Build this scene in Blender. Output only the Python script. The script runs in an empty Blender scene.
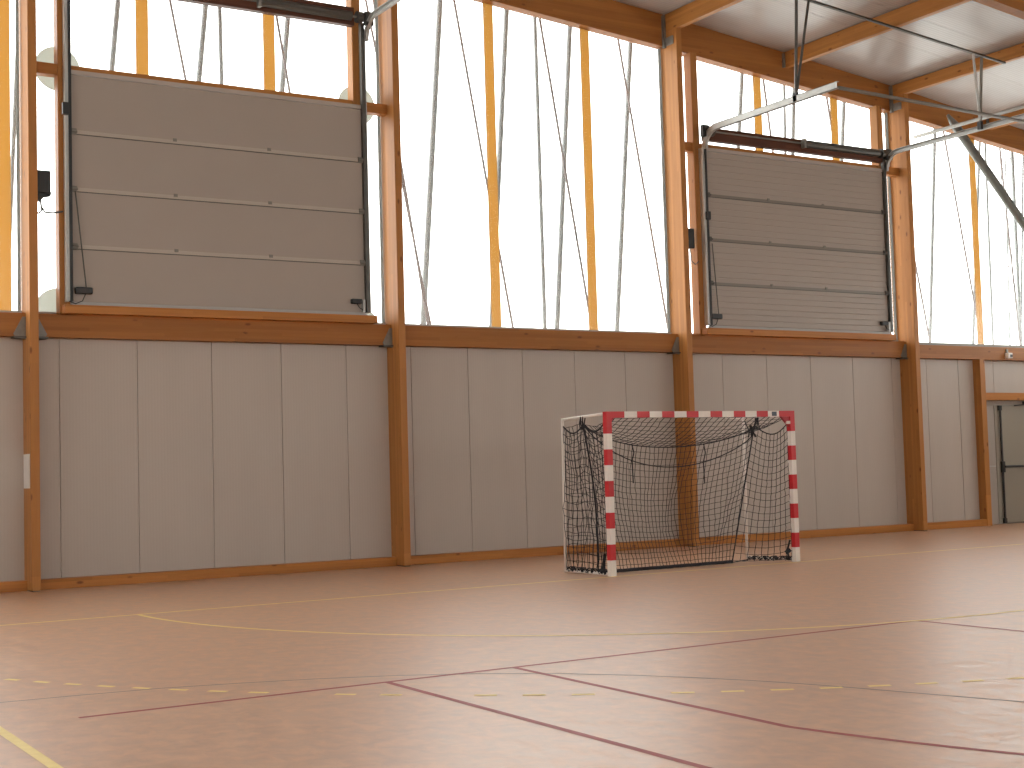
import bpy, math, random
from mathutils import Vector, Matrix
random.seed(7)
scn = bpy.context.scene
COL = scn.collection

# ------------------------------------------------------------------ helpers
def wloc(o):
    v=Vector((0,0,0))
    while o is not None: v+=Vector(o.location); o=o.parent
    return v

class MB:
    """Collects shapes and links them as one mesh object."""
    def __init__(s): s.v=[]; s.f=[]; s.m=[]
    def box(s,x0,x1,y0,y1,z0,z1,mi=0):
        b=len(s.v)
        s.v+=[(x0,y0,z0),(x1,y0,z0),(x1,y1,z0),(x0,y1,z0),(x0,y0,z1),(x1,y0,z1),(x1,y1,z1),(x0,y1,z1)]
        for q in ((0,3,2,1),(4,5,6,7),(0,1,5,4),(1,2,6,5),(2,3,7,6),(3,0,4,7)):
            s.f.append([b+i for i in q]); s.m.append(mi)
        return s
    def hexa(s,p,mi=0):
        b=len(s.v); s.v+=[tuple(q) for q in p]
        for q in ((0,3,2,1),(4,5,6,7),(0,1,5,4),(1,2,6,5),(2,3,7,6),(3,0,4,7)):
            s.f.append([b+i for i in q]); s.m.append(mi)
        return s
    def prism(s,poly,axis,a,b_,mi=0):
        """poly: list of 2D points; extruded along axis (0,1,2) from a to b_."""
        n=len(poly); base=len(s.v)
        for t in (a,b_):
            for (u,w) in poly:
                p=[0,0,0]; o=[i for i in range(3) if i!=axis]
                p[axis]=t; p[o[0]]=u; p[o[1]]=w; s.v.append(tuple(p))
        s.f.append([base+i for i in range(n)][::-1]); s.m.append(mi)
        s.f.append([base+n+i for i in range(n)]); s.m.append(mi)
        for i in range(n):
            j=(i+1)%n
            s.f.append([base+i,base+j,base+n+j,base+n+i]); s.m.append(mi)
        return s
    def tube(s,pts,r,n=6,mi=0,caps=True,r2=None):
        pts=[Vector(p) for p in pts]; k=len(pts); base=len(s.v)
        up=None
        for i,p in enumerate(pts):
            d=(pts[min(i+1,k-1)]-pts[max(i-1,0)])
            if d.length<1e-9: d=Vector((0,0,1))
            d.normalize()
            if up is None:
                up=Vector((0,0,1)) if abs(d.z)<.9 else Vector((1,0,0))
            side=d.cross(up)
            if side.length<1e-6: side=d.cross(Vector((0,1,0)))
            side.normalize(); up=side.cross(d).normalized()
            rr=r if r2 is None else r+(r2-r)*i/(k-1)
            for j in range(n):
                a=2*math.pi*(j+.5)/n
                s.v.append(tuple(p+side*math.cos(a)*rr+up*math.sin(a)*rr))
        for i in range(k-1):
            for j in range(n):
                a=base+i*n+j; b=base+i*n+(j+1)%n
                s.f.append([a,b,b+n,a+n]); s.m.append(mi)
        if caps:
            s.f.append([base+j for j in range(n)][::-1]); s.m.append(mi)
            s.f.append([base+(k-1)*n+j for j in range(n)]); s.m.append(mi)
        return s
    def build(s,name,mats,parent=None,bevel=0,smooth=False,origin=None):
        me=bpy.data.meshes.new(name)
        off=Vector(origin) if origin else Vector((0,0,0))
        me.from_pydata([tuple(Vector(p)-off) for p in s.v],[],s.f)
        if not isinstance(mats,(list,tuple)): mats=[mats]
        for m in mats: me.materials.append(m)
        for p,mi in zip(me.polygons,s.m):
            p.material_index=mi
            if smooth: p.use_smooth=True
        me.update()
        o=bpy.data.objects.new(name,me); COL.objects.link(o); o.location=off
        if parent is not None:
            o.parent=parent; o.location=off-wloc(parent) if not parent.get('local') else off
        if bevel:
            md=o.modifiers.new('bevel','BEVEL'); md.width=bevel; md.segments=2; md.limit_method='ANGLE'
            md.harden_normals=False
        return o

def tag(o,label=None,cat=None,group=None,kind=None):
    if label: o['label']=label
    if cat: o['category']=cat
    if group: o['group']=group
    if kind: o['kind']=kind
    return o
def thing(name,loc,label,cat,group=None):
    o=bpy.data.objects.new(name,None); COL.objects.link(o); o.location=loc
    o.empty_display_size=.2
    return tag(o,label,cat,group)
def struct(o): o['kind']='structure'; return o

# ------------------------------------------------------------------ materials
def nmat(name):
    m=bpy.data.materials.new(name); m.use_nodes=True
    nt=m.node_tree; return m,nt,nt.nodes['Principled BSDF'],nt.nodes['Material Output']
def N(nt,t,**k):
    n=nt.nodes.new(t)
    for a,b in k.items():
        if a in n.inputs.keys(): n.inputs[a].default_value=b
        else: setattr(n,a,b)
    return n
def math_n(nt,op,a,b=None,c=None,clamp=False):
    n=nt.nodes.new('ShaderNodeMath'); n.operation=op; n.use_clamp=clamp
    for i,x in enumerate((a,b,c)):
        if x is None: continue
        if isinstance(x,(int,float)): n.inputs[i].default_value=x
        else: nt.links.new(x,n.inputs[i])
    return n.outputs[0]
def mix(nt,fac,a,b,mode='MIX'):
    n=nt.nodes.new('ShaderNodeMix'); n.data_type='RGBA'; n.blend_type=mode
    for i,x in ((0,fac),(6,a),(7,b)):
        if isinstance(x,(int,float)): n.inputs[i].default_value=x
        elif isinstance(x,tuple): n.inputs[i].default_value=(*x,1)
        else: nt.links.new(x,n.inputs[i])
    return n.outputs[2]
def coords(nt,scale):
    tc=nt.nodes.new('ShaderNodeTexCoord'); mp=nt.nodes.new('ShaderNodeMapping')
    mp.inputs['Scale'].default_value=scale
    nt.links.new(tc.outputs['Object'],mp.inputs['Vector']); return mp.outputs['Vector'],tc.outputs['Object']

def plain(name,col,rough=.5,metal=0,noise=.06,nscale=9,spec=.5,bump=0):
    m,nt,b,out=nmat(name)
    v,_=coords(nt,(1,1,1))
    n=N(nt,'ShaderNodeTexNoise',Scale=nscale,Detail=4.0); nt.links.new(v,n.inputs['Vector'])
    lo=tuple(c*(1-noise) for c in col); hi=tuple(min(1,c*(1+noise)) for c in col)
    nt.links.new(mix(nt,n.outputs['Fac'],lo,hi),b.inputs['Base Color'])
    b.inputs['Roughness'].default_value=rough; b.inputs['Metallic'].default_value=metal
    b.inputs['Specular IOR Level'].default_value=spec
    if bump:
        bp=N(nt,'ShaderNodeBump',Strength=bump,Distance=.01); nt.links.new(n.outputs['Fac'],bp.inputs['Height'])
        nt.links.new(bp.outputs['Normal'],b.inputs['Normal'])
    return m

def wood(name,axis,lam_axis,col=(.58,.265,.085),rough=.45):
    """glued laminated spruce; grain runs along axis, lamellas stack along lam_axis"""
    m,nt,b,out=nmat(name)
    sc=[14,14,14]; sc[axis]=.9
    v,raw=coords(nt,tuple(sc))
    oi=nt.nodes.new('ShaderNodeObjectInfo')
    addv=nt.nodes.new('ShaderNodeVectorMath'); addv.operation='ADD'
    nt.links.new(v,addv.inputs[0])
    sc2=nt.nodes.new('ShaderNodeVectorMath'); sc2.operation='SCALE'; sc2.inputs[0].default_value=(37,53,71)
    nt.links.new(oi.outputs['Random'],sc2.inputs['Scale']); nt.links.new(sc2.outputs[0],addv.inputs[1])
    sep=nt.nodes.new('ShaderNodeSeparateXYZ'); nt.links.new(raw,sep.inputs[0])
    lam=math_n(nt,'DIVIDE',sep.outputs[lam_axis],.045)
    fl=math_n(nt,'FLOOR',lam)
    # each lamella is made of boards about 3 m long
    brd=math_n(nt,'FLOOR',math_n(nt,'ADD',math_n(nt,'DIVIDE',sep.outputs[axis],2.7),math_n(nt,'MULTIPLY',fl,.37)))
    wn=nt.nodes.new('ShaderNodeTexWhiteNoise'); wn.noise_dimensions='2D'
    cb=nt.nodes.new('ShaderNodeCombineXYZ'); nt.links.new(fl,cb.inputs[0]); nt.links.new(brd,cb.inputs[1])
    nt.links.new(cb.outputs[0],wn.inputs['Vector'])
    gn=N(nt,'ShaderNodeTexNoise',Scale=1.0,Detail=6.0,Roughness=.6,Distortion=.6); nt.links.new(addv.outputs[0],gn.inputs['Vector'])
    gn2=N(nt,'ShaderNodeTexNoise',Scale=6.0,Detail=3.0); nt.links.new(addv.outputs[0],gn2.inputs['Vector'])
    c0=tuple(c*f for c,f in zip(col,(.80,.72,.66))); c1=tuple(min(1,c*f) for c,f in zip(col,(1.12,1.16,1.2)))
    c=mix(nt,gn.outputs['Fac'],c0,c1)
    c=mix(nt,math_n(nt,'MULTIPLY',gn2.outputs['Fac'],.35),c,tuple(x*.7 for x in col))
    t=math_n(nt,'ADD',math_n(nt,'MULTIPLY',wn.outputs['Value'],.24),.87)
    hv=nt.nodes.new('ShaderNodeHueSaturation'); nt.links.new(c,hv.inputs['Color']); nt.links.new(t,hv.inputs['Value'])
    # glue line between lamellas
    fr=math_n(nt,'FRACT',lam); gl=math_n(nt,'LESS_THAN',fr,.05)
    c=mix(nt,math_n(nt,'MULTIPLY',gl,.25),hv.outputs[0],tuple(x*.45 for x in col))
    # knots
    ks=[7,7,7]; ks[axis]=3.0
    kv,_=coords(nt,tuple(ks))
    kadd=nt.nodes.new('ShaderNodeVectorMath'); kadd.operation='ADD'; nt.links.new(kv,kadd.inputs[0]); nt.links.new(sc2.outputs[0],kadd.inputs[1])
    vo=N(nt,'ShaderNodeTexVoronoi',Scale=1.0); nt.links.new(kadd.outputs[0],vo.inputs['Vector'])
    sepc=nt.nodes.new('ShaderNodeSeparateColor'); nt.links.new(vo.outputs['Color'],sepc.inputs[0])
    pick=math_n(nt,'GREATER_THAN',sepc.outputs[0],.55)
    kn=math_n(nt,'SUBTRACT',1.0,math_n(nt,'DIVIDE',math_n(nt,'SUBTRACT',vo.outputs['Distance'],.08),.09),clamp=True)
    kf=math_n(nt,'MULTIPLY',math_n(nt,'MULTIPLY',kn,pick),.85,clamp=True)
    c=mix(nt,kf,c,(.16,.055,.02))
    nt.links.new(c,b.inputs['Base Color'])
    b.inputs['Roughness'].default_value=rough; b.inputs['Specular IOR Level'].default_value=.2
    bp=N(nt,'ShaderNodeBump',Strength=.12,Distance=.004); nt.links.new(gn2.outputs['Fac'],bp.inputs['Height'])
    nt.links.new(bp.outputs['Normal'],b.inputs['Normal'])
    return m

W_Z=wood('glulam_upright',2,1,col=(.47,.205,.06)); W_X=wood('glulam_lengthwise',0,2,col=(.36,.145,.038)); W_Y=wood('glulam_crosswise',1,2,col=(.46,.20,.055))
STUD=wood('spruce_stud',2,0,col=(.46,.205,.062)); BOARD_X=wood('sawn_board',0,2,col=(.46,.19,.05))
HEAD=wood('dark_stained_board',0,2,col=(.12,.048,.028))

def wall_mat():
    m,nt,b,out=nmat('grey_sandwich_panel')
    v,raw=coords(nt,(1,1,1))
    sep=nt.nodes.new('ShaderNodeSeparateXYZ'); nt.links.new(raw,sep.inputs[0])
    s=math_n(nt,'ADD',sep.outputs[0],sep.outputs[1])
    w=math_n(nt,'SINE',math_n(nt,'MULTIPLY',s,2*math.pi/.042))
    n=N(nt,'ShaderNodeTexNoise',Scale=1.3,Detail=5.0); 
    mp=nt.nodes.new('ShaderNodeMapping'); mp.inputs['Scale'].default_value=(3,3,.35); nt.links.new(raw,mp.inputs[0]); nt.links.new(mp.outputs[0],n.inputs['Vector'])
    c=mix(nt,n.outputs['Fac'],(.45,.395,.345),(.505,.445,.39))
    c=mix(nt,math_n(nt,'MULTIPLY',math_n(nt,'ADD',w,1),.03),c,(.3,.26,.22))
    nt.links.new(c,b.inputs['Base Color']); b.inputs['Roughness'].default_value=.42; b.inputs['Specular IOR Level'].default_value=.3
    bp=N(nt,'ShaderNodeBump',Strength=.07,Distance=.002); nt.links.new(w,bp.inputs['Height']); nt.links.new(bp.outputs['Normal'],b.inputs['Normal'])
    return m
WALL=wall_mat()
JOINT=plain('joint_dark',(.34,.29,.25),.8)

def ceil_mat():
    m,nt,b,out=nmat('ribbed_roof_panel')
    v,raw=coords(nt,(1,1,1))
    sep=nt.nodes.new('ShaderNodeSeparateXYZ'); nt.links.new(raw,sep.inputs[0])
    w=math_n(nt,'SINE',math_n(nt,'MULTIPLY',sep.outputs[1],2*math.pi/.066))
    n=N(nt,'ShaderNodeTexNoise',Scale=1.0,Detail=4.0); mp=nt.nodes.new('ShaderNodeMapping'); mp.inputs['Scale'].default_value=(.4,3,1)
    nt.links.new(raw,mp.inputs[0]); nt.links.new(mp.outputs[0],n.inputs['Vector'])
    c=mix(nt,n.outputs['Fac'],(.43,.40,.385),(.50,.47,.455))
    nt.links.new(c,b.inputs['Base Color']); b.inputs['Roughness'].default_value=.24; b.inputs['Specular IOR Level'].default_value=.9
    bp=N(nt,'ShaderNodeBump',Strength=.3,Distance=.004); nt.links.new(w,bp.inputs['Height']); nt.links.new(bp.outputs['Normal'],b.inputs['Normal'])
    return m
CEIL=ceil_mat()

def floor_mat():
    m,nt,b,out=nmat('sports_floor_vinyl')
    v,raw=coords(nt,(1,1,1))
    br=N(nt,'ShaderNodeTexBrick',Scale=1.0); br.inputs['Mortar Size'].default_value=.0012
    br.inputs['Brick Width'].default_value=.32; br.inputs['Row Height'].default_value=.055
    br.inputs['Color1'].default_value=(0,0,0,1); br.inputs['Color2'].default_value=(1,1,1,1); br.inputs['Mortar'].default_value=(.2,.2,.2,1)
    nt.links.new(v,br.inputs['Vector'])
    mp=nt.nodes.new('ShaderNodeMapping'); mp.inputs['Scale'].default_value=(8.5,6.0,1); mp.inputs['Rotation'].default_value=(0,0,.35); nt.links.new(raw,mp.inputs[0])
    nz=N(nt,'ShaderNodeTexNoise',Scale=1.0,Detail=6.0,Roughness=.62,Distortion=.4); nt.links.new(mp.outputs[0],nz.inputs['Vector'])
    n1=nt.nodes.new('ShaderNodeMapRange'); n1.inputs['From Min'].default_value=.36; n1.inputs['From Max'].default_value=.64; nt.links.new(nz.outputs['Fac'],n1.inputs['Value'])
    n2=N(nt,'ShaderNodeTexNoise',Scale=.9,Detail=3.0); nt.links.new(raw,n2.inputs['Vector'])
    c=mix(nt,n1.outputs[0],(.45,.24,.132),(.66,.38,.218))
    c=mix(nt,math_n(nt,'MULTIPLY',br.outputs['Color'],.18),c,(.66,.395,.25))
    c=mix(nt,math_n(nt,'MULTIPLY',n2.outputs['Fac'],.3),c,(.56,.335,.215))
    # scuffs
    mp2=nt.nodes.new('ShaderNodeMapping'); mp2.inputs['Scale'].default_value=(1.1,5,1); mp2.inputs['Rotation'].default_value=(0,0,.5); nt.links.new(raw,mp2.inputs[0])
    n3=N(nt,'ShaderNodeTexNoise',Scale=2.0,Detail=2.0); nt.links.new(mp2.outputs[0],n3.inputs['Vector'])
    sc=math_n(nt,'MULTIPLY',math_n(nt,'SUBTRACT',n3.outputs['Fac'],.62,clamp=True),1.6,clamp=True)
    c=mix(nt,sc,c,(.40,.25,.17))
    nt.links.new(c,b.inputs['Base Color'])
    r=math_n(nt,'ADD',math_n(nt,'MULTIPLY',n1.outputs[0],.10),.33); nt.links.new(r,b.inputs['Roughness'])
    b.inputs['Specular IOR Level'].default_value=1.0; b.inputs['IOR'].default_value=1.56
    h=math_n(nt,'ADD',math_n(nt,'MULTIPLY',br.outputs['Color'],.6),n1.outputs[0])
    bp=N(nt,'ShaderNodeBump',Strength=.22,Distance=.003); nt.links.new(h,bp.inputs['Height']); nt.links.new(bp.outputs['Normal'],b.inputs['Normal'])
    return m
FLOOR=floor_mat()
def paint(name,col):
    return plain(name,col,.55,0,.12,14,.35)
YEL=paint('yellow_line_paint',(.92,.72,.29)); RED=paint('red_line_paint',(.36,.08,.075)); GRY=paint('blue_grey_line_paint',(.27,.22,.20))

def pane_mat():
    m,nt,b,out=nmat('milky_polycarbonate')
    nt.nodes.remove(b)
    tr=N(nt,'ShaderNodeBsdfTransparent'); tr.inputs['Color'].default_value=(.97,.98,.97,1)
    tl=N(nt,'ShaderNodeBsdfTranslucent'); tl.inputs['Color'].default_value=(.93,.95,.93,1)
    gl=N(nt,'ShaderNodeBsdfGlossy',Roughness=.25); gl.inputs['Color'].default_value=(.9,.9,.9,1)
    v,raw=coords(nt,(.7,.7,.35))
    n=N(nt,'ShaderNodeTexNoise',Scale=1.2,Detail=3.0); nt.links.new(v,n.inputs['Vector'])
    f=math_n(nt,'ADD',math_n(nt,'MULTIPLY',n.outputs['Fac'],.01),.012)
    s=nt.nodes.new('ShaderNodeMixShader'); nt.links.new(f,s.inputs[0]); nt.links.new(tr.outputs[0],s.inputs[1]); nt.links.new(tl.outputs[0],s.inputs[2])
    s2=nt.nodes.new('ShaderNodeMixShader'); s2.inputs[0].default_value=.03; nt.links.new(s.outputs[0],s2.inputs[1]); nt.links.new(gl.outputs[0],s2.inputs[2])
    nt.links.new(s2.outputs[0],out.inputs[0]); return m
PANE=pane_mat()
def translucent(name,col,tcol,f):
    m,nt,b,out=nmat(name)
    tl=N(nt,'ShaderNodeBsdfTranslucent')
    v,raw=coords(nt,(1,1,.4)); n=N(nt,'ShaderNodeTexNoise',Scale=2.0,Detail=2.0); nt.links.new(v,n.inputs['Vector'])
    nt.links.new(mix(nt,n.outputs['Fac'],tuple(c*.94 for c in tcol),tcol),tl.inputs['Color'])
    b.inputs['Base Color'].default_value=(*col,1); b.inputs['Roughness'].default_value=.5
    s=nt.nodes.new('ShaderNodeMixShader'); s.inputs[0].default_value=f
    nt.links.new(b.outputs[0],s.inputs[1]); nt.links.new(tl.outputs[0],s.inputs[2]); nt.links.new(s.outputs[0],out.inputs[0]); return m
STRIP=translucent('amber_strip_plastic',(.20,.10,.02),(.535,.36,.152),.9)
DISC=translucent('frosted_disc_plastic',(.3,.3,.28),(.50,.495,.455),.85)
EDGE=translucent('frosted_edge_profile',(.4,.4,.38),(.42,.43,.42),.8)

GALV=plain('galvanised_steel',(.46,.46,.44),.5,.35,.12,20)
GALVD=plain('dull_zinc_plate',(.23,.215,.19),.55,.5,.15,25)
ALU=plain('aluminium_profile',(.40,.38,.36),.5,.1,.05)
DKST=plain('dark_grey_steel',(.10,.095,.085),.45,.6,.2,20)
PIPE=plain('grey_painted_tube',(.16,.165,.15),.4,.3,.1)
BLK=plain('black_plastic',(.022,.022,.022),.5,0,.1)
DOORM=plain('grey_insulated_panel',(.36,.305,.26),.45,0,.03,2)
DOORL=plain('light_edge_profile',(.43,.37,.315),.4,.1,.04)
JPROF=plain('grey_joint_profile',(.20,.175,.15),.4,.2,.04)
WHITE=plain('white_painted_steel',(.80,.74,.68),.35,0,.05)
REDP=plain('red_goal_paint',(.55,.018,.025),.35,0,.05)
REDD=plain('dark_red_corner_paint',(.36,.012,.02),.4,0,.05)
NETM=plain('black_net_cord',(.018,.018,.024),.85,0,.2)
BLUE=plain('slate_sticker',(.09,.11,.13),.5)
EXITD=plain('taupe_door_paint',(.30,.27,.22),.4,0,.03,2)
EXITF=plain('grey_door_frame_paint',(.36,.32,.28),.4,0,.03)
PAPER=plain('white_label',(.72,.68,.64),.6)
OUTG=plain('outdoor_grey_tube',(.30,.315,.315),.6)
OUTB=plain('outdoor_brown_rod',(.26,.205,.20),.6)
GROUND=plain('outdoor_paving',(.5,.5,.48),.8)

# ------------------------------------------------------------------ measures
YF=4.03            # column face
YB=4.43            # wall panel plane
YP=4.48            # translucent pane plane
XL,XR,YN=-18.6,13.97,-30.0
colx=[-12.95,-7.62,-2.375,3.0,8.43,13.86]; CW=.112
def lerp_table(T,x):
    for (a,za),(b,zb) in zip(T,T[1:]):
        if x<=b or (b,zb)==T[-1]: return za+(zb-za)*(x-a)/(b-a)
BB=[(-18.6,7.35),(-12.95,8.0),(-7.62,8.5),(-2.375,8.91),(3.0,8.475),(8.43,7.955),(13.97,7.36)]
CC=[(-18.6,7.85),(-12.95,8.5),(-7.62,9.06),(-2.375,9.52),(3.0,9.05),(8.43,8.475),(13.97,7.80)]
bb=lambda x:lerp_table(BB,x); cc=lambda x:lerp_table(CC,x)

# ------------------------------------------------------------------ floor
f=MB().box(XL-.3,XR+.3,YN-.3,YB+.35,-.2,0).build('floor',FLOOR); struct(f)
def ribbon(mb,pts,w,z=.0012):
    pts=[Vector((p[0],p[1])) for p in pts]; k=len(pts); L=[];R=[]
    for i in range(k):
        d=(pts[min(i+1,k-1)]-pts[max(i-1,0)]).normalized(); nn=Vector((-d.y,d.x))*w/2
        L.append(pts[i]+nn); R.append(pts[i]-nn)
    b=len(mb.v)
    for a,c in zip(L,R): mb.v+=[(a.x,a.y,z),(c.x,c.y,z)]
    for i in range(k-1): mb.f.append([b+2*i,b+2*i+1,b+2*i+3,b+2*i+2]); mb.m.append(0)
def line(name,pts,w,mat,label,z=.0012):
    mb=MB(); ribbon(mb,pts,w,z); o=mb.build(name,mat,f); o['label']=label; return o
line('goal_line',[(-9.95,.04),(9.95,.04)],.06,YEL,'pale yellow goal line passing under the goal posts')
def arcpt(s,r):
    q=math.pi/2*r
    if s<q: a=s/r; return (-1.5-r*math.cos(a),-r*math.sin(a))
    s-=q
    if s<3: return (-1.5+s,-r)
    a=(s-3)/r; return (1.5+r*math.sin(a),-r*math.cos(a))
tot=math.pi*5.975+3
line('goal_area_line',[arcpt(tot*i/160,5.975) for i in range(161)],.05,YEL,'yellow curved goal area line in front of the goal',.0016)
mb=MB()
for i in range(6,62):
    if i in (21,24,28): continue
    s=(i+.57)*.3
    s+=.015; ribbon(mb,[arcpt(s-.07,8.975),arcpt(s,8.975),arcpt(s+.07,8.975)],.05,.0018)
o=mb.build('free_throw_line',YEL,f); o['label']='dashed yellow free throw arc across the foreground'
line('court_sideline',[(-10.065,.04),(-10.065,-20)],.06,YEL,'yellow sideline at the lower left corner',.0014)
line('baseline',[(-9.60,-5.875),(-2.6,-5.87)],.05,RED,'red basketball baseline',.0010)
line('basketball_sideline',[(-7.60,-5.875),(-7.66,-9.2),(-7.75,-24)],.05,RED,'red basketball sideline running to the foreground',.0011)
tp=[(-6.62,-5.875),(-6.70,-8.72)]
c0=(-.05,-7.45)
a0=math.atan2(-8.72-c0[1],-6.70-c0[0]); rr=math.hypot(-8.72-c0[1],-6.70-c0[0])
for i in range(1,40): tp.append((c0[0]+rr*math.cos(a0+i*.035),c0[1]+rr*math.sin(a0+i*.035)))
line('three_point_line',tp,.05,RED,'red three point line bending to the right',.0011)
line('key_line',[(-2.62,-5.88),(-2.64,-11.7)],.05,RED,'faint red lane line at the right',.0011)
gp=[(-9.95,-4.94),(-9.4,-5.0),(-8.87,-5.08),(-8.38,-5.23),(-7.88,-5.42),(-7.4,-5.66),(-6.95,-5.97),(-6.54,-6.34),(-6.2,-6.76),(-5.98,-7.11),(-5.81,-7.41),(-5.67,-7.72),(-5.55,-8.03),(-5.45,-8.33),(-5.33,-8.68),(-5.21,-9.02),(-5.1,-9.6)]
line('curved_court_line',gp,.022,GRY,'thin blue grey curved court line',.0009)

# ------------------------------------------------------------------ walls
seams=[-18.6,-17.4,-16.4,-15.4,-14.35,-13.3,-12.3,-11.3,-10.3,-9.25,-8.2,-7.16,-6.13,-5.09,-4.06,-3.045,-1.98,-.995,.0,.99,2.0,3.04,4.08,5.09,6.14,7.19,8.2,9.14,10.03,11.05,12.1,13.1,13.97]
mb=MB()
for a,b_ in zip(seams,seams[1:]):
    for (x0,x1,z0,z1) in ([(a,b_,0,3.4)] if b_<10.6 or a>12.9 else [(max(a,10.575),b_,2.5,3.4)]):
        g=.0015
        mb.prism([(x0+g,YB+.008),(x0+g+.006,YB),(x1-g-.006,YB),(x1-g,YB+.008),(x1-g,YB+.05),(x0+g,YB+.05)],2,z0,z1,0)
mb.box(10.036,10.56,YB,YB+.05,0,3.4,0)
mb.box(XL,10.56,YB+.045,YB+.12,0,3.4,1); mb.box(10.56,12.95,YB+.045,YB+.12,2.48,3.4,1); mb.box(12.95,XR,YB+.045,YB+.12,0,3.4,1)
o=mb.build('wall_back',[WALL,JOINT]); struct(o)
for nm,x0,x1,y0,y1,zt in (('wall_left',XL-.15,XL,YN,YB+.1,5.4),('wall_right',XR,XR+.15,YN,YB+.1,4.9),('wall_front',XL,XR,YN-.15,YN,6.3)):
    mb=MB().box(x0,x1,y0,y1,0,3.4); mb.box(x0,x1,y0,y1,zt,9.6)
    o=mb.build(nm,WALL); struct(o)
# ceiling : ribbed panels one metre wide running along the gable wall
mb=MB(); nodes=[c[0] for c in CC]
y=YB+.12; ys=[YB+.12,2.7,1.72,.72]
yy=-.3
while yy>YN-1: ys.append(yy); yy-=1.0
for xa,xb in zip(nodes,nodes[1:]):
    za,zb=cc(xa),cc(xb)
    for ya,yb in zip(ys,ys[1:]):
        g=.003
        mb.hexa([(xa,yb+g,za),(xb,yb+g,zb),(xb,ya-g,zb),(xa,ya-g,za),(xa,yb+g,za+.05),(xb,yb+g,zb+.05),(xb,ya-g,zb+.05),(xa,ya-g,za+.05)],0)
    mb.hexa([(xa,YN-.3,za+.045),(xb,YN-.3,zb+.045),(xb,YB+.9,zb+.045),(xa,YB+.9,za+.045),(xa,YN-.3,za+.2),(xb,YN-.3,zb+.2),(xb,YB+.9,zb+.2),(xa,YB+.9,za+.2)],1)
o=mb.build('ceiling',[CEIL,JOINT]); struct(o)

# translucent windows
def window(n,poly_axis,const,poly,label):
    t=.012
    o=MB().prism(poly,poly_axis,const,const+t).build('window_%d'%n,PANE); struct(o); o['label']=label; return o
wn=1
xs=[XL]+colx[:-1]+[XR]
names=['milky translucent pane at the far left end','milky translucent pane left of the first timber column','milky translucent pane around the left sectional door','tall milky translucent pane between the two sectional doors','milky translucent pane around the right sectional door','milky translucent pane above the exit door']
for i in range(len(xs)-1):
    a,b_=xs[i]+(CW+.001 if i else 0),xs[i+1]-.001
    if i==0: b_=colx[0]
    zs_=3.55 if i!=5 else 3.50
    w=window(wn,1,YP,[(a,zs_),(b_,zs_),(b_,bb(b_)+.05),(a,bb(a)+.05)],names[i]); wn+=1
    al=MB().box(a,b_,YP-.04 if i!=5 else YP-.16,YP+.03,zs_,3.595 if i!=5 else 3.555)
    al.build('window_sill_profile',ALU if i!=5 else GALVD,w)
    if b_<13: MB().box(b_-.05,b_-.015,YP-.035,YP-.001,3.6,bb(b_)).build('window_edge_profile',EDGE,w)
for (ax,c,poly) in ((0,XR+.05,[(YN,3.4),(YB,3.4),(YB,4.9),(YN,4.9)]),(0,XL-.05,[(YN,3.4),(YB,3.4),(YB,5.4),(YN,5.4)]),(1,YN-.05,[(XL,3.4),(XR,3.4),(XR,6.3),(XL,6.3)])):
    window(wn,ax,c,poly,'milky translucent band outside the view'); wn+=1

# amber strips standing on the outside of the panes
for i,(x,lab) in enumerate(((-7.825,'amber translucent vertical strip at the left picture edge'),(-5.98,'amber translucent strip above the left door, nearer its left side'),(-4.12,'amber translucent strip above the left door, nearer its right side'),(-.405,'left amber strip of the tall middle pane'),(1.45,'right amber strip of the tall middle pane'),(5.20,'amber strip above the right door, nearer its left side'),(7.08,'amber strip above the right door, nearer its right side'),(10.83,'amber strip in the pane above the exit door'))):
    zt=bb(x)+.1
    o=MB().box(x-.088,x+.088,YP+.03,YP+.045,3.42,zt).build('amber_strip',STRIP,origin=(x,YP+.03,3.42)); tag(o,lab,'strip','amber strips behind the panes')

# ------------------------------------------------------------------ camera model (used to place the outdoor poles along sight lines measured in metres)
F_=1405.684; yaw,pitch,roll=.5532,.0598,-.0285; CAM=Vector((-11.763,-14.2887,1.3813))
Fw=Vector((math.sin(yaw)*math.cos(pitch),math.cos(yaw)*math.cos(pitch),math.sin(pitch)))
R0=Vector((math.cos(yaw),-math.sin(yaw),0)); U0=R0.cross(Fw)
R1=R0*math.cos(roll)+U0*math.sin(roll); U1=-R0*math.sin(roll)+U0*math.cos(roll)
cam=bpy.data.cameras.new('camera'); co=bpy.data.objects.new('camera',cam); COL.objects.link(co)
mw=Matrix((( R1.x,U1.x,-Fw.x,CAM.x),(R1.y,U1.y,-Fw.y,CAM.y),(R1.z,U1.z,-Fw.z,CAM.z),(0,0,0,1))); co.matrix_world=mw
cam.sensor_width=36; cam.lens=F_/1024*36; cam.clip_end=500
scn.camera=co
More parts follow.
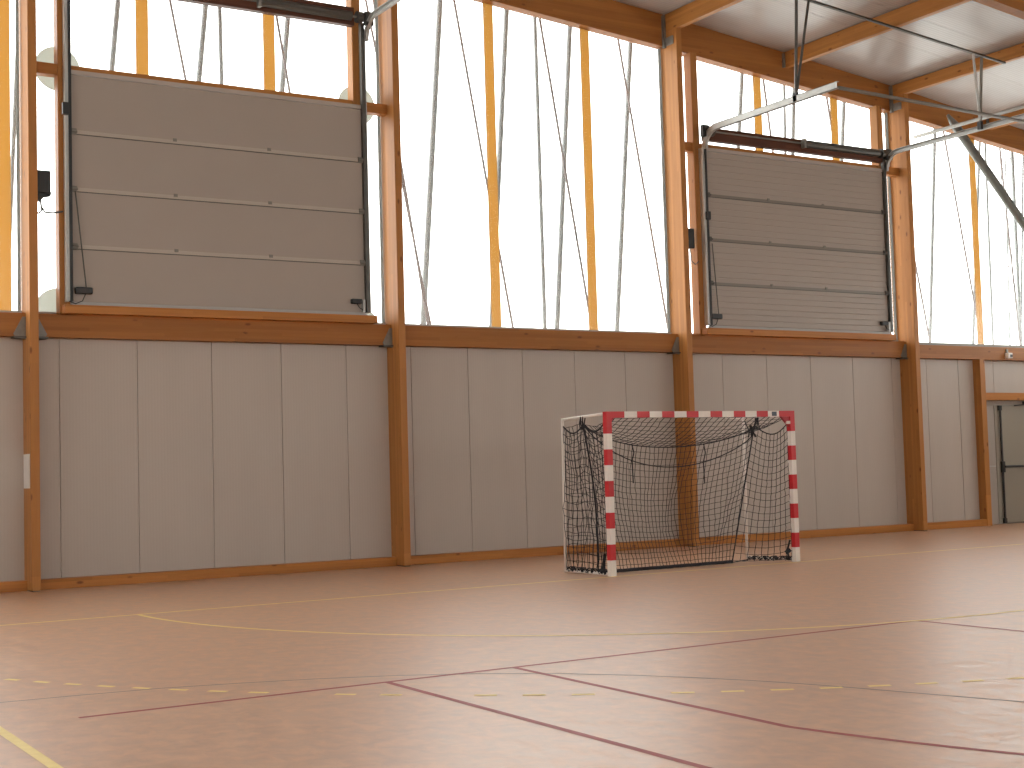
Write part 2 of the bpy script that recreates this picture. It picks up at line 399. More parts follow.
POLES=[
('left',[('G', -7.688, -7.321, 2.6, 10.4, 0.0204)]),
('d1',[('G', -6.629, -5.861, 2.6, 10.4, 0.0283), ('B', -4.299, -5.776, 2.6, 10.4, 0.0131), ('G', -5.389, -4.564, 2.6, 10.4, 0.0293), ('G', -4.517, -4.586, 2.6, 10.4, 0.0222), ('B', -2.794, -4.088, 2.6, 10.4, 0.0136), ('G', -4.078, -3.274, 2.6, 10.4, 0.0303), ('B', -1.022, -2.571, 2.6, 10.4, 0.0126)]),
('mid',[('B', -1.107, -2.372, 2.6, 10.4, 0.0135), ('G', -1.386, -0.71, 2.6, 10.4, 0.0341), ('B', 0.479, -0.908, 2.6, 10.4, 0.014), ('G', -0.123, 0.554, 2.6, 10.4, 0.0313), ('B', 2.045, 0.746, 2.6, 10.4, 0.0145), ('G', 1.015, 0.988, 2.6, 10.4, 0.0234), ('G', 1.159, 1.832, 2.6, 10.4, 0.0302), ('B', 3.69, 2.331, 2.6, 10.4, 0.0141), ('G', 2.385, 3.145, 2.6, 10.4, 0.0293)]),
('d2',[('G', 4.86, 5.761, 2.6, 10.4, 0.0278), ('B', 6.668, 5.698, 2.6, 10.4, 0.0141), ('G', 6.418, 6.648, 2.6, 10.4, 0.0189), ('G', 6.377, 6.995, 2.6, 10.4, 0.0266), ('B', 8.467, 7.206, 2.6, 10.4, 0.0145), ('G', 7.489, 8.38, 2.6, 10.4, 0.0273), ('B', 10.305, 8.721, 2.6, 10.4, 0.014)]),
('r',[('G', 10.15, 10.801, 2.6, 9.2, 0.0242), ('B', 11.821, 10.538, 2.6, 9.2, 0.0134), ('G', 11.408, 12.185, 2.6, 9.2, 0.0207), ('G', 12.133, 12.226, 2.6, 9.2, 0.0167), ('B', 12.902, 12.366, 2.6, 9.2, 0.0127), ('G', 12.642, 12.877, 2.6, 9.2, 0.0105), ('G', 13.027, 13.061, 2.6, 9.2, 0.0254), ('G', 12.927, 13.539, 2.6, 9.2, 0.0159)]),
]
where={'left':'in the far left pane','d1':'above the left door','mid':'through the tall middle pane','d2':'above the right door','r':'through the pane over the exit door'}
ordn=['first','second','third','fourth','fifth','sixth','seventh','eighth']
for bay,L in POLES:
    cnt={'G':0,'B':0}; tot={k:sum(1 for q in L if q[0]==k) for k in 'GB'}
    for k,xb,xt,zb,zt,r in L:
        o_=ordn[cnt[k]]; cnt[k]+=1
        nm='grey leaning steel pole outside' if k=='G' else 'thin brown leaning rod outside'
        lab=('the only ' if tot[k]==1 else o_+' from left, ')+nm+', seen '+where[bay]
        r*=1.45 if k=='G' else 1.5
        o=MB().tube([(xb,5.3 if k=='G' else 5.15,zb),(xt,5.3 if k=='G' else 5.15,zt)],r,10).build('outdoor_pole' if k=='G' else 'outdoor_rod',OUTG if k=='G' else OUTB,smooth=True,origin=(xb,5.3,zb))
        tag(o,lab,'pole' if k=='G' else 'rod','grey poles outside the panes' if k=='G' else 'brown rods outside the panes')


mb=MB()
for k in range(5):
    pts=[]
    for i in range(40):
        q=i/39; pts.append((12.95+.10*k+.10*math.sin(q*11+k*1.7),5.6,3.0+6*q))
    mb.tube(pts,.008,5)
for k in range(4):
    zc=4.2+1.05*k; mb.tube([(13.0+.22*math.cos(a*.5),5.6,zc+.22*math.sin(a*.5)) for a in range(8)],.008,5)
o=mb.build('outdoor_cable',OUTG,smooth=True,origin=(13,5.6,3)); tag(o,'tangle of thin grey cables outside, at the right picture edge','cable')

# ------------------------------------------------------------------ timber frame
col_lab={1:'timber column at the left picture edge carrying a white notice',2:'timber column between the left sectional door and the middle pane',3:'timber column standing behind the goal',4:'timber column between the right sectional door and the exit door bay'}
for i,x in enumerate(colx):
    if i in (0,5): continue
    ztop=lerp_table([(-7.62,8.9),(-2.375,9.2),(3.0,8.725),(8.43,8.235)],x)
    t=thing('timber_column',(x,YF,0),'glued laminated '+col_lab[i],'column','timber columns of the gable wall')
    MB().box(x,x+CW,YF,YB+.12,.012,ztop).build('column_shaft',W_Z,t,bevel=.005)
    MB().box(x+.01,x+CW-.01,YF+.01,YF+.3,0,.014).build('base_plate',DKST,t)
bay=[(-12.95,-7.62),(-7.62,-2.375),(-2.375,3.0),(3.0,8.43),(8.43,13.86)]
rail_lab=['left of the first column','under the left sectional door','under the tall middle pane','under the right sectional door','over the exit door bay']
blab=['at the far left edge','above the left door','above the middle pane','above the right door','above the exit door bay']
YR=4.26; YG=4.36
for k,(a,b_) in enumerate(bay):
    a2=a+CW
    o=MB().box(a2,b_,YR,YB+.1,3.245,3.55 if k<4 else 3.50).build('sill_beam',W_X,bevel=.004,origin=(a2,YR,3.245)); tag(o,'horizontal timber sill beam '+rail_lab[k],'beam','timber sill beams')
    if k<4:
        o=MB().box(a2,b_,YR,YB+.01,0,.13).build('bottom_rail',BOARD_X,bevel=.004,origin=(a2,YR,0)); tag(o,'timber bottom rail on the floor '+['left of the first column','between the first two columns','between the second column and the goal column','right of the goal column'][k],'rail','timber bottom rails')
    if k>=1:
        za0,zb0=bb(a2),bb(b_)
        o=MB().hexa([(a2,YG,za0+.015),(b_,YG,zb0+.015),(b_,YB+.12,zb0+.015),(a2,YB+.12,za0+.015),(a2,YG,cc(a2)-.003),(b_,YG,cc(b_)-.003),(b_,YB+.12,cc(b_)-.003),(a2,YB+.12,cc(a2)-.003)]).build('gable_beam',W_X,bevel=.004,origin=(a2,YR,za0)); tag(o,'sloping timber gable beam '+blab[k],'beam','sloping gable beams')
o=MB().box(8.43+CW,10.59,YR,YB+.01,0,.13).build('bottom_rail',BOARD_X,bevel=.004,origin=(8.6,YR,0)); tag(o,'short timber bottom rail between the fourth column and the exit door','rail','timber bottom rails')
# purlins
for x,zb,lab in ((-2.375,9.2,'purlin above the second column, out at the top'),(3.0,8.725,'roof purlin starting at the goal column'),(5.72,8.467,'roof purlin over the middle of the right door'),(8.43,8.235,'roof purlin starting at the fourth column'),(11.15,7.9,'roof purlin right of the fourth column at the picture edge')):
    if x<0: continue
    iscol=x in (3.0,8.43)
    y1=YB-.001 if not iscol else YB
    if not iscol: y1=YG
    z2=min(cc(x),cc(x+CW))-.004
    if iscol: zb+=.001
    t=thing('roof_purlin',(x,y1,zb),'glued laminated '+lab,'purlin','roof purlins')
    MB().box(x,x+CW,.08,y1,zb,z2).build('purlin_beam',W_Y,t,bevel=.004)
    if not iscol: MB().box(x-.035,x+.002,y1-.05,y1+.0,zb,z2-.02).build('hanger_bracket',GALVD,t)
# rafter
mb=MB()
for xa,xb in zip(nodes,nodes[1:]):
    if xb<-2: continue
    fz=lambda q:cc(q)-.36
    mb.hexa([(xa,-.13,fz(xa)),(xb,-.13,fz(xb)),(xb,.078,fz(xb)),(xa,.078,fz(xa)),(xa,-.13,cc(xa)-.003),(xb,-.13,cc(xb)-.003),(xb,.078,cc(xb)-.003),(xa,.078,cc(xa)-.003)])
o=mb.build('roof_rafter',W_X,origin=(5,0,8)); tag(o,'dark timber rafter at the top right corner below the roof','rafter')

# brackets between columns and sill beams
def gusset(x,side,lab):
    t=.012; y=YR-.014
    t0=thing('steel_gusset',(x,y,3.2),lab,'bracket','steel gussets on the sill beams')
    poly=[(x,3.50),(x+side*.04,3.50),(x+side*.155,3.275),(x+side*.12,3.235),(x,3.205)]
    MB().prism(poly if side<0 else poly,1,y,YR-.001).build('gusset_plate',GALVD,t0)
    xa,xb=sorted((x,x+side*.16)); MB().box(xa,xb,YR-.05,YR+.12,3.222,3.244).build('gusset_flange',DKST,t0)
for x,s,lab in ((-7.62,-1,'grey steel gusset on the left of the first column'),(-7.62+CW,1,'grey steel gusset on the right of the first column'),(-2.375,-1,'grey steel gusset left of the second column'),(3.0,-1,'grey steel gusset left of the goal column'),(8.43,-1,'grey steel gusset left of the fourth column')):
    gusset(x,s,lab)
for x,lab in ((3.0,'grey steel beam hanger at the top of the goal column'),(8.43,'grey steel beam hanger at the top of the fourth column')):
    t=thing('beam_hanger',(x,YR,bb(x)),lab,'bracket','steel beam hangers')
    z0=bb(x)-.02
    MB().box(x-.045,x-.001,YG-.06,YG-.001,z0,cc(x)-.03).build('hanger_strap',GALVD,t)
    MB().box(x-.02,x-.001,YG-.26,YG-.06,z0+.02,z0+.16).build('hanger_foot',GALVD,t)

# ------------------------------------------------------------------ sub frames + sectional doors
def subframe(xl,xr,lab):
    t=thing('door_frame',(xl,4.2,3.55),'timber stud frame around the '+lab,'door frame','timber door frames')
    y0,y1=4.215,4.40
    for x0 in (xl,xr-.14):
        zt=min(bb(x0),bb(x0+.14))-.003
        MB().box(x0,x0+.14,y0,y1,3.553,zt).build('stud',STUD,t,bevel=.004)
    c0=max([c for c in colx if c<xl])+CW; c1=min([c for c in colx if c>xr])
    for a,b_ in ((c0,xl-.001),(xl+.141,xr-.141),(xr+.001,c1)):
        MB().box(a,b_,y0+.02,y1-.02,6.70,6.85).build('transom',BOARD_X,t,bevel=.003)
    for x0 in (xl,xr-.14):
        for zc in (6.80,3.64):
            if zc<5 and x0==xl+100: continue
            pass
    return t
FR1=(-7.20,-2.80); FR2=(3.44,8.02)
subframe(*FR1,'left sectional door'); subframe(*FR2,'right sectional door')
def disc(x,z,lab):
    mb=MB(); n=28
    mb.prism([(x+.30*math.cos(2*math.pi*i/n),z+.30*math.sin(2*math.pi*i/n)) for i in range(n)],1,YP+.02,YP+.032)
    o=mb.build('frosted_disc',DISC,origin=(x,YP+.02,z)); tag(o,lab,'disc','frosted discs behind the panes')
disc(-7.13,6.86,'frosted round disc behind the upper left corner of the left door frame')
disc(-2.75,6.86,'frosted round disc behind the upper right corner of the left door frame')
disc(-7.15,3.62,'frosted round disc behind the lower left corner of the left door frame')
disc(-2.76,3.52,'frosted round disc behind the lower right corner of the left door frame')

def sectional(xl,xr,lab,ribs,hinges,high,zl):
    yd=4.13
    t=thing('sectional_door',(xl,yd,3.69),lab,'garage door')
    zs=[3.70,4.415,5.17,5.93,6.70]; SEC=[]
    for a,b_ in zip(zs,zs[1:]):
        mb=MB(); g=.004
        if ribs:
            k=7; h=(b_-a-2*g)/k; prof=[]
            for i in range(k):
                z0=a+g+i*h
                prof+=[(yd+.006,z0),(yd,z0+.010),(yd,z0+h-.010),(yd+.006,z0+h)]
            prof+=[(yd+.05,b_-g),(yd+.05,a+g)]
            mb.prism(prof,0,xl,xr)
        else: mb.box(xl,xr,yd,yd+.05,a+g,b_-g)
        SEC.append(mb.build('door_section',DOORM,t))
    MB().box(xl,xr,yd-.012,yd+.055,6.703,6.76).build('top_seal',DOORL,t)
    MB().box(xl-.02,xr+.02,yd-.02,yd+.055,3.655,3.698).build('bottom_seal',ALU,t)
    for k_,z in enumerate(zs[1:4]):
        sec=SEC[k_+1]
        o=MB().box(xl+.03,xr-.03,yd-.016,yd-.001,z-.018,z+.03).build('joint_profile',DOORL if not ribs else JPROF,sec,bevel=.003)
        d=MB().box(xl+.03,xr-.03,yd-.010,yd-.0005,z-.028,z-.018).build('joint_gasket',DKST,sec)
        for hx in hinges:
            MB().box(hx-.025,hx+.025,yd-.028,yd-.016,z+.01,z+.05).build('hinge',GALVD,sec)
        for hx in (xl+.02,xr-.02):
            mb=MB(); mb.box(hx-.045,hx+.045,yd-.03,yd-.002,z-.03,z+.05); mb.tube([(hx-.05,yd-.035,z+.01),(hx+.05,yd-.035,z+.01)],.018,8)
            mb.build('roller_bracket',GALVD if zl else DKST,sec)
    return t,yd
h1=[-5.67,-4.31]; D1,yd=sectional(-7.055,-2.865,'left grey sectional door with smooth panels in four sections',False,h1,True,True)
h2=[5.0,6.3]; D2,yd=sectional(3.61,7.855,'right grey sectional door with finely ribbed panels',True,h2,False,False)

# wooden ledges under the doors
for a,b_,lab in ((-7.17,-2.70,'timber ledge under the left sectional door'),(3.47,7.97,'timber ledge under the right sectional door')):
    o=MB().box(a,b_,4.06,4.24,3.545,3.655).build('door_ledge',BOARD_X,bevel=.004,origin=(a,4.06,3.54)); tag(o,lab,'ledge','timber ledges under the doors')

# tracks and lifting gear
def track_path(x,ztop,yend,zl=3.70,r=.32,y0=4.09):
    pts=[(x,y0,zl),(x,y0,ztop-r)]
    for i in range(1,9):
        a=math.pi/2*i/8; pts.append((x,y0-r*(1-math.cos(a)),ztop-r+r*math.sin(a)))
    pts.append((x,yend,ztop)); return pts
def rail(mb,pts,w,h,side):
    """U-shaped rail: two lips and a web swept along a path in the YZ plane"""
    n=len(pts); P=[Vector(p) for p in pts]
    for (xa,xb,ta,tb) in ((0,side*w,-h/2,-h/2+.008),(0,side*w,h/2-.008,h/2),(0,side*.006,-h/2,h/2)):
        base=len(mb.v)
        for i,p in enumerate(P):
            d=(P[min(i+1,n-1)]-P[max(i-1,0)]); d.normalize(); nn=Vector((0,-d.z,d.y))
            for x_,t_ in ((xa,ta),(xb,ta),(xb,tb),(xa,tb)):
                q=p+nn*t_; mb.v.append((q.x+x_,q.y,q.z))
        for i in range(n-1):
            for j in range(4):
                a=base+4*i+j; b=base+4*i+(j+1)%4; mb.f.append([a,b,b+4,a+4]); mb.m.append(0)
        mb.f.append([base,base+1,base+2,base+3]); mb.m.append(0)
        mb.f.append([base+4*(n-1)+j for j in (3,2,1,0)]); mb.m.append(0)
def gear(t,xl,xr,zt,yend,spr,hz,dxl,dxr):
    for x,s in ((xl,1),(xr,-1)):
        # vertical rail, curved rail
        p=track_path(x,zt,yend)
        e=dxl if s>0 else dxr
        xa,xb=sorted((e-s*.004,e-s*(.040 if s>0 else .062)))
        MB().box(xa,xb,4.075,4.15,3.70,zt-(.30 if s>0 else .06)).build('vertical_track',BLK if s>0 else DKST,t)
        mb=MB(); rail(mb,p[1:],.05,.11 if s>0 else .085,s); mb.build('overhead_track',GALV,t)
        xa,xb=sorted((e-s*(.042 if s>0 else .064),e-s*(.085 if s>0 else .082)))
        MB().box(xa,xb,4.09,4.19,3.70,zt-.30).build('track_angle',GALV,t)
        z0=hz-.06
        MB().box(min(x-s*.07,x+s*.07),max(x-s*.07,x+s*.07),4.0,4.085,z0,z0+.20).build('end_bearing',BLK if s>0 else DKST,t,bevel=.01)
        mb=MB(); mb.tube([(x+s*.10,4.06,hz+.05),(x+s*.19,4.06,hz+.05)],.085,16); mb.build('cable_drum',DKST,t,smooth=False)
    MB().tube([(xl,4.06,hz+.05),(xr,4.06,hz+.05)],.016,10).build('torsion_shaft',GALVD,t)
    for a,b_ in spr:
        mb=MB(); k=int((b_-a)/.025); mb.tube([(a+(b_-a)*i/k,4.06,hz+.05) for i in range(k+1)],.068,12)
        for i in range(0,k,1):
            pass
        mb.build('torsion_spring',DKST,t)
        MB().box(a-.05,a,3.99,4.09,hz-.04,hz+.13).build('spring_cone',GALVD,t,bevel=.01)
    return t
G1=gear(D1,-7.12,-2.745,8.04,.92,[(-4.42,-3.02)],8.0,-7.055,-2.865)
G2=gear(D2,3.56,7.955,7.04,.92,[(5.85,7.72)],6.98,3.61,7.855)
MB().box(-7.05,-2.95,4.10,4.213,7.93,8.2).build('header_board',HEAD,D1,bevel=.004)
MB().box(3.62,7.86,4.10,4.213,6.885,7.11).build('header_board',HEAD,D2,bevel=.004)

# cables and latches on the doors
def latch(t,x,z,zc,xc):
    y=4.10
    MB().box(x-.10,x+.12,y-.04,y+.028,z,z+.09).build('slack_cable_switch',BLK,t,bevel=.015)
    MB().tube([(xc,y-.02,zc),(x+.04,y-.03,z+.06)],.009,6).build('lift_cable',DKST,t)
    pts=[(x+.03-.22*math.sin(a),y-.015,z-.02-.10*(1-math.cos(a))*.9) for a in [i*math.pi/10 for i in range(11)]]
    MB().tube([(x+.03,y-.015,z),(x-.01,y-.015,z-.09),(x-.10,y-.015,z-.13),(x-.18,y-.015,z-.10)],.007,6).build('switch_lead',BLK,t)
latch(D1,-6.93,3.80,5.15,-7.02); latch(D2,3.70,3.81,5.10,3.66)
for t,x in ((D1,-3.02),(D2,7.70)):
    MB().box(x-.08,x+.08,4.05,4.128,3.82,3.89).build('slack_cable_switch',BLK,t,bevel=.012)
    MB().box(x+.09,x+.13,4.06,4.128,3.70,3.88).build('bottom_bracket',GALV,t)
    MB().tube([(x,4.07,3.82),(x+.04,4.07,3.76),(x+.10,4.07,3.73)],.007,6).build('switch_lead',BLK,t)
MB().box(-7.18,-7.10,4.03,4.10,6.14,6.30).build('limit_switch',BLK,D1,bevel=.008)
MB().box(3.55,3.62,4.03,4.10,5.50,5.64).build('limit_switch',BLK,D2,bevel=.008)

# hanging steel: long angle rail, hangers, cross pipe
rl=[(2.9,1.62,8.55),(8.75,1.62,8.20)]
def zrod(x): return 8.725-.036+(8.235-8.725)*(x-3.0)/(8.43-3.0)-.0
mb=MB(); y0=1.70
xa,xb=3.05,8.45
mb.hexa([(xa,y0,zrod(xa)-.0),(xb,y0,zrod(xb)),(xb,y0+.05,zrod(xb)),(xa,y0+.05,zrod(xa)),(xa,y0,zrod(xa)+.03),(xb,y0,zrod(xb)+.03),(xb,y0+.05,zrod(xb)+.03),(xa,y0+.05,zrod(xa)+.03)])
o=mb.build('suspension_rail',DKST,origin=(xa,y0,zrod(xa))); tag(o,'long dark steel rail fixed under the roof purlins','steel rail')
for x0,lab,mt in ((3.62,'dark V shaped steel hanger holding the left track of the right door',DKST),(7.9,'light V shaped steel hanger holding the right track of the right door',GALV)):
    t=thing('track_hanger',(x0,1.84,8.4),lab,'hanger','track hangers')
    zt=zrod(x0)
    sx=1 if x0<5 else -1
    MB().tube([(x0-.03,1.74,zt+.01),(x0-.03,1.84,7.07)],.026,6).build('hanger_strut',DKST if x0<5 else GALVD,t)
    MB().tube([(x0+.24*sx-.03,1.72,zrod(x0+.24*sx)+.01),(x0-.02,1.84,7.10)],.022,6).build('hanger_strut',mt,t)
    MB().box(x0-.06,x0-.005,1.80,1.88,7.0,7.14).build('hanger_clip',BLK,t)
o=MB().tube([(3.60,.93,7.00),(7.95,.93,6.93)],.03,10).build('spreader_pipe',GALVD,smooth=True,origin=(3.6,.93,7)); tag(o,'grey steel pipe joining the ends of the two tracks of the right door','pipe')
o=MB().tube([(8.93,4.27,7.50),(8.93,.2,7.50)],.035,10).build('horizontal_pipe',GALV,smooth=True,origin=(8.93,4.2,7.5)); tag(o,'light steel pipe running out from the gable beam right of the fourth column','pipe')
mb=MB(); mb.tube([(9.60,4.02,7.95),(9.80,4.02,7.76)],.03,12,r2=.085); mb.tube([(9.80,4.02,7.76),(11.6,4.02,6.03),(13.7,4.02,4.0)],.085,14)
o=mb.build('diagonal_brace',PIPE,smooth=True,origin=(9.6,4.0,7.9)); tag(o,'thick grey diagonal steel brace crossing the right pane','brace')

# ------------------------------------------------------------------ exit door at the right
t=thing('door_surround',(10.45,YR,0),'timber post and lintel framing the grey exit door','door frame')
MB().box(10.45,10.59,YR-.012,YB-.001,0,3.244).build('door_post',W_Z,t,bevel=.004)
MB().box(10.591,12.90,YR,YB-.001,2.45,2.595).build('lintel',BOARD_X,t,bevel=.004)
MB().box(12.90,13.04,YR-.012,YB-.001,0,3.244).build('door_post',W_Z,t,bevel=.004)
d=thing('door_1',(10.6,YB,0),None,None); d['kind']='structure'; d['label']='grey exit door with black panic bar at the right picture edge'
YD=4.42
mb=MB(); mb.box(10.60,10.70,YD,YD+.1,0,2.45); mb.box(12.80,12.89,YD,YD+.1,0,2.45); mb.box(10.70,12.80,YD,YD+.1,2.36,2.45)
mb.build('frame',EXITF,d)
MB().box(10.705,11.02,YD+.02,YD+.07,.02,2.355).build('fixed_leaf',EXITF,d,bevel=.004)
MB().box(10.60,12.89,YD+.07,YD+.2,-.0,2.47).build('light_leak_backing',EXITF,d)  # unseen backing added behind the leaves to stop outside light leaking round them
MB().box(10.72,11.0,YD+.012,YD+.02,1.14,1.16).build('latch_plate',GALV,d)
lf=MB().box(11.03,12.79,YD+.015,YD+.07,.02,2.355).build('door_leaf',EXITD,d,bevel=.004)
MB().tube([(11.16,YD-.02,.03),(11.16,YD-.02,2.33)],.022,10).build('vertical_rod',BLK,lf)
MB().box(11.13,11.21,YD-.05,YD+.014,1.02,1.24).build('lock_case',BLK,lf,bevel=.01)
MB().box(11.12,11.20,YD-.04,YD+.014,2.25,2.35).build('rod_guide',BLK,lf,bevel=.008)
MB().box(11.12,11.20,YD-.04,YD+.014,.02,.12).build('rod_guide',BLK,lf,bevel=.008)
MB().tube([(11.18,YD-.06,1.135),(12.6,YD-.06,1.135)],.022,10).build('push_bar',BLK,lf)
MB().box(12.56,12.64,YD-.07,YD+.014,1.05,1.22).build('lock_case',BLK,lf,bevel=.01)
MB().box(11.86,12.12,YD-.05,YD+.014,2.37,2.43).build('door_closer',BLK,lf,bevel=.008)
MB().tube([(11.55,YD-.06,2.345),(11.95,YD-.07,2.375)],.012,6).build('closer_arm',BLK,lf)

# small fittings
t=thing('motion_sensor',(11.3,YR,3.3),'small white motion sensor on the sill beam over the exit door','sensor')
MB().box(11.20,11.34,YR-.09,YR-.001,3.275,3.385).build('sensor_body',WHITE,t,bevel=.015)
MB().box(11.255,11.325,YR-.096,YR-.091,3.295,3.35).build('sensor_lens',BLK,t,bevel=.002)
MB().box(11.23,11.28,YR-.03,YR-.002,3.386,3.46).build('sensor_bracket',GALVD,t)
t=thing('control_box',(-7.505,4.2,5.1),'black control box on the right side of the first column','control box','black control boxes')
MB().box(-7.507,-7.315,4.14,4.24,5.10,5.40).build('box_body',BLK,t,bevel=.012)
MB().prism([(-7.50,5.10),(-7.33,5.10),(-7.29,5.14),(-7.32,5.07),(-7.40,5.05),(-7.45,4.99),(-7.50,5.03)],1,4.16,4.22).build('cable_gland',BLK,t)
MB().tube([(-7.44,4.19,5.02),(-7.42,4.19,4.88),(-7.46,4.19,4.84),(-7.49,4.19,4.86)],.012,6).build('cable_loop',DKST,t)
MB().tube([(-7.42,4.19,4.92),(-7.38,4.19,4.86),(-7.28,4.20,4.86),(-7.15,4.205,4.89)],.012,6).build('control_cable',DKST,t)
t=thing('control_box',(3.3,4.2,5.0),'black control box in the gap right of the goal column','control box','black control boxes')
MB().box(3.115,3.40,4.22,4.30,5.02,5.36).build('box_body',BLK,t,bevel=.012)
MB().tube([(3.30,4.24,5.02),(3.32,4.22,4.80),(3.38,4.205,4.74),(3.46,4.205,4.80)],.009,6).build('control_cable',DKST,t)
o=MB().box(-7.628,-7.621,4.08,4.40,1.30,1.735).build('paper_notice',PAPER,origin=(-7.62,4.1,1.3)); tag(o,'white paper notice fixed on the side of the first column','notice')

# ------------------------------------------------------------------ goal
G=thing('handball_goal',(0,0,0),'red and white striped handball goal with a sagging black net','goal')
def post(x0,x1):
    mb=MB(); z=0.0; k=0
    while z<1.79:
        mb.box(x0,x1,0,.08,z,z+.2,k%2); z+=.2; k+=1
    mb.box(x0,x1,0,.08,1.8,2.0,1)
    return mb.build('goal_post',[WHITE,REDP],G)
post(-1.58,-1.5); post(1.5,1.58)
mb=MB(); ed=[-1.58,-1.3,-1.1,-.9,-.7,-.5,-.3,-.1,.1,.3,.5,.7,.9,1.1,1.3,1.58]
for i,(a,b_) in enumerate(zip(ed,ed[1:])): mb.box(a,b_,0,.08,2.0,2.08,1 if i%2==0 else 0)
mb.build('crossbar',[WHITE,REDP],G)
MB().box(1.17,1.255,-.003,-.0005,2.01,2.07).build('maker_sticker',BLUE,G)
MB().prism([(1.5,2.0),(1.36,2.0),(1.5,1.86)],1,.02,.06).build('corner_plate',REDD,G)
MB().box(1.44,1.499,.0,.03,1.90,1.94).build('corner_bolt',WHITE,G)
MB().prism([(-1.5,2.0),(-1.44,2.0),(-1.5,1.94)],1,.02,.06).build('corner_plate',REDD,G)
for s in (-1,1):
    x=s*1.555
    mb=MB(); mb.tube([(x,.08,2.055),(x,1.03,2.02)],.019,10); mb.build('top_side_bar',WHITE,G,smooth=True)
    mb=MB(); mb.tube([(x,1.03,2.038),(x,1.06,.0)],.02,10); mb.build('rear_post',WHITE,G,smooth=True)
    mb=MB(); mb.tube([(x,.08,.025),(x,1.06,.025)],.019,8); mb.build('ground_side_bar',WHITE,G,smooth=True)
MB().tube([(1.555,1.0,2.01),(1.20,1.0,2.03)],.012,8).build('net_hook_bar',WHITE,G)
# net surfaces as families of cords
def surf_net(name,fn,nu,nv,r,seg=1,jit=.004,label=None):
    """fn(u,v) -> point, u,v in 0..1; nu x nv cords"""
    mb=MB(); su=(nv)*seg; sv=(nu)*seg
    J={}
    def P(u,v):
        p=Vector(fn(u,v)); k=(round(u,5),round(v,5))
        if k not in J: J[k]=Vector((random.uniform(-jit,jit),random.uniform(-jit,jit)*1.5,random.uniform(-jit,jit)*.7))
        return p+J[k]
    for i in range(nu+1):
        mb.tube([P(i/nu,j/su) for j in range(su+1)],r,4,caps=False)
    for j in range(nv+1):
        mb.tube([P(i/sv,j/nv) for i in range(sv+1)],r,4,caps=False)
    o=mb.build(name,NETM,G,smooth=True)
    if label: o['label']=label
    return o
def sL(v):  # left seam of the sagging back net, v 0 top .. 1 floor
    return Vector((-1.535+.02*v+.05*math.sin(math.pi*v),.60-.22*v-.03*math.sin(math.pi*v),1.96*(1-v)+.02))
def sR(v):
    return Vector((1.50-.75*v,.74-.30*v,1.88*(1-v)+.02))
def rope1(u): # rear edge of the roof net
    a=sL(0)+Vector((.02,0,-.03)); b=sR(0); p=a.lerp(b,u); uu=4*u*(1-u)
    p.z-=.30*uu**.7; p.y+=.22*uu; return p
def rope2(u):
    p=sL(.02).lerp(sR(.07),u); uu=4*u*(1-u); p.z-=.50*uu**.85; p.y+=.20*uu; return p
def back(u,v):
    L=sL(v); R=sR(v); p=L.lerp(R,u); top=rope1(u)-sL(0).lerp(sR(0),u)
    p+=top*(1-v)**1.3
    uu=4*u*(1-u)
    p.y+=.24*uu*math.sin(math.pi*v)
    p.z-=.10*uu*math.sin(math.pi*v)
    p.y+=.02*math.sin(u*38+v*5)*v*(1-v)*3
    p.x+=(.035*math.sin(u*14+1+v*2)+.014*math.sin(u*31+v*9))*(v*(1-v))*4
    p.z=max(p.z,.02)
    return p
surf_net('back_net',back,38,22,.0040,1,.006)
def roof(u,v):
    a=Vector((-1.5+3.0*u,.07,2.0)); b=rope1(u); p=a.lerp(b,v); p.z-=.07*math.sin(math.pi*v)*(1-.3*u)
    p.x+=.02*math.sin(v*12+u*20)*v; return p
surf_net('roof_net',roof,30,9,.0040,1,.01)
mb=MB(); mb.tube([rope1(i/30) for i in range(31)],.008,6); mb.build('roof_net_rope',NETM,G)
mb=MB(); mb.tube([rope2(i/30)-Vector((0,.01,0)) for i in range(31)],.0075,6); mb.build('back_net_rope',NETM,G)
for u in (.31,.73):
    a=rope1(u); b=rope2(u); mb=MB(); mb.tube([a,(a+b)/2+Vector((.015,-.02,0)),b,b+Vector((.0,-.01,-.30))],.008,5); mb.build('net_tie',NETM,G)
mb=MB(); mb.tube([sL(i/20) for i in range(21)],.013,6); mb.build('seam_rope',NETM,G)
mb=MB(); mb.tube([sR(i/20) for i in range(21)],.010,6); mb.build('seam_rope',NETM,G)
# weighted ground rope
mb=MB(); mb.tube([back(i/40,1)+Vector((0,0,.008+.004*random.random())) for i in range(41)],.024,8); mb.build('ground_rope',NETM,G)
# left side net
def sideL(u,v): # u front -> rear
    y=.09+.93*u; z=1.93-.10*math.sin(math.pi*min(1,u*2) if u<.5 else math.pi*(u-.5)*2)*1.0
    z0=.06; zz=z+(z0-z)*v
    x=-1.555+.03*math.sin(u*7+v*6)*math.sin(math.pi*v)+.02*math.sin(v*17+u*3)*v*(1-v)
    return Vector((x,y,zz))
surf_net('side_net',sideL,11,19,.0041,1,.012)
def sideL2(u,v):
    a=Vector((-1.545,1.0,1.85*(1-v)+.05)); b=sL(v); p=a.lerp(b,u); p.y+=.08*math.sin(math.pi*u)*v; p.x+=.05*math.sin(math.pi*u); return p
surf_net('inner_side_net',sideL2,6,17,.0040,1,.012)
def sideR(u,v): # from right front post to the right seam
    a=Vector((1.50,.07,1.90*(1-v)+.06*v)); b=sR(v*.985); p=a.lerp(b,u)
    p.z-=.13*math.sin(math.pi*u)*(1-v*.7); p.z=max(p.z,.03); p.x+=.03*math.sin(math.pi*u); return p
surf_net('side_net',sideR,9,19,.0040,2,.004)
mb=MB(); mb.tube([sideR(i/16,0) for i in range(17)],.008,6); mb.build('side_net_rope',NETM,G)
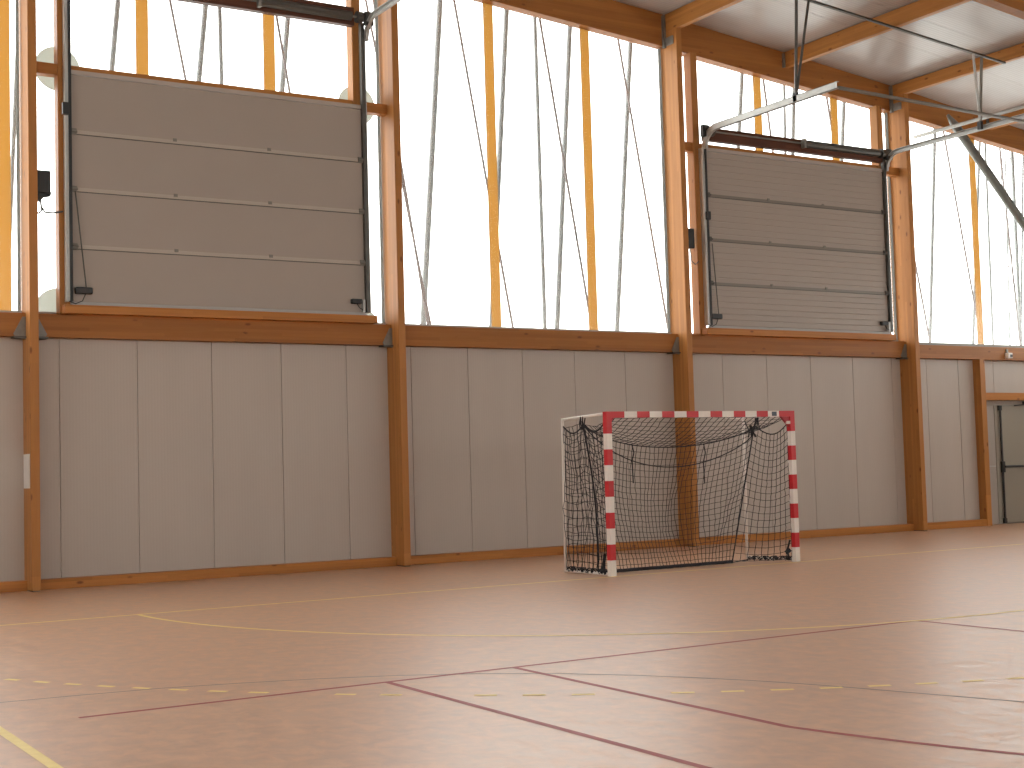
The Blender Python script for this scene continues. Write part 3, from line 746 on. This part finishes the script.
mb=MB(); mb.tube([sideL(i/16,0) for i in range(17)],.010,6); mb.build('side_net_rope',NETM,G)
# tie clusters on the bars
for p in ((-1.555,.56,1.99),(1.555,.72,1.97),(1.45,.74,1.86)):
    mb=MB()
    for k in range(5):
        a=Vector(p)+Vector((random.uniform(-.02,.02),random.uniform(-.04,.04),.05)); b=Vector(p)+Vector((random.uniform(-.05,.03),random.uniform(-.08,.08),-.12))
        mb.tube([a,(a+b)/2+Vector((random.uniform(-.02,.02),0,0)),b],.008,5)
    mb.build('net_tie',NETM,G)
MB().tube([(1.555,.72,2.0),(1.46,.72,1.86)],.012,6).build('net_tie',NETM,G)
MB().tube([(1.555,1.0,1.98),(1.40,.72,1.80)],.008,6).build('net_tie',NETM,G)
# bunched net bottoms
def bunch(p0,p1,n,amp,nm):
    mb=MB(); p0=Vector(p0); p1=Vector(p1)
    for k in range(n):
        pts=[]; ph=random.uniform(0,6); fr=random.uniform(9,16)
        for i in range(26):
            t_=i/25; p=p0.lerp(p1,t_)
            p+=Vector((random.uniform(-.02,.02),amp*.6*math.cos(fr*t_+ph)*.5,abs(amp*math.sin(fr*t_+ph))*.9+.012)); pts.append(p)
        mb.tube(pts,.006,4,caps=False)
    for k in range(4):
        p=p0.lerp(p1,(k+.5)/4)+Vector((0,0,.04)); mb.tube([p+Vector((-.02,-.03,0)),p+Vector((.02,.03,.02))],.022,6)
    mb.build(nm,NETM,G)
bunch((-1.56,.12,0),(-1.56,1.0,0),5,.08,'gathered_net_hem')
bunch((1.54,.10,0),(1.20,.62,0),4,.07,'gathered_net_hem')
mb=MB(); mb.tube([(1.50,.10,.30),(1.47,.13,.16),(1.49,.12,.02)],.014,6); mb.tube([(1.50,.10,.17),(1.45,.14,.12)],.03,6); mb.build('net_tie',NETM,G)
mb=MB(); mb.tube([(-1.585,.12,.28),(-1.59,.16,.10),(-1.57,.14,.02)],.02,6); mb.build('net_tie',NETM,G)
mb=MB(); mb.tube([sR(1),Vector((1.3,.75,.012)),Vector((1.555,.98,.03))],.008,5); mb.build('ground_rope',NETM,G)

G.location=(.065,.08,0); G.scale=(1,1,.989)

# ------------------------------------------------------------------ outside ground and light
o=MB().box(-60,60,YB+.5,60,-.3,-.1).build('ground_outside',GROUND); o['kind']='structure'
w=bpy.data.worlds.new('sky'); scn.world=w; w.use_nodes=True
bg=w.node_tree.nodes['Background']; bg.inputs[0].default_value=(1.0,1.0,.99,1); bg.inputs[1].default_value=4.3

scn.view_settings.view_transform='Standard'; scn.view_settings.look='None'
scn.view_settings.exposure=.33; scn.view_settings.gamma=1; scn.view_settings.use_curve_mapping=False
scn.cycles.max_bounces=10; scn.cycles.diffuse_bounces=5; scn.cycles.transparent_max_bounces=24
scn.cycles.use_denoising=True
scn.cycles.sample_clamp_indirect=6
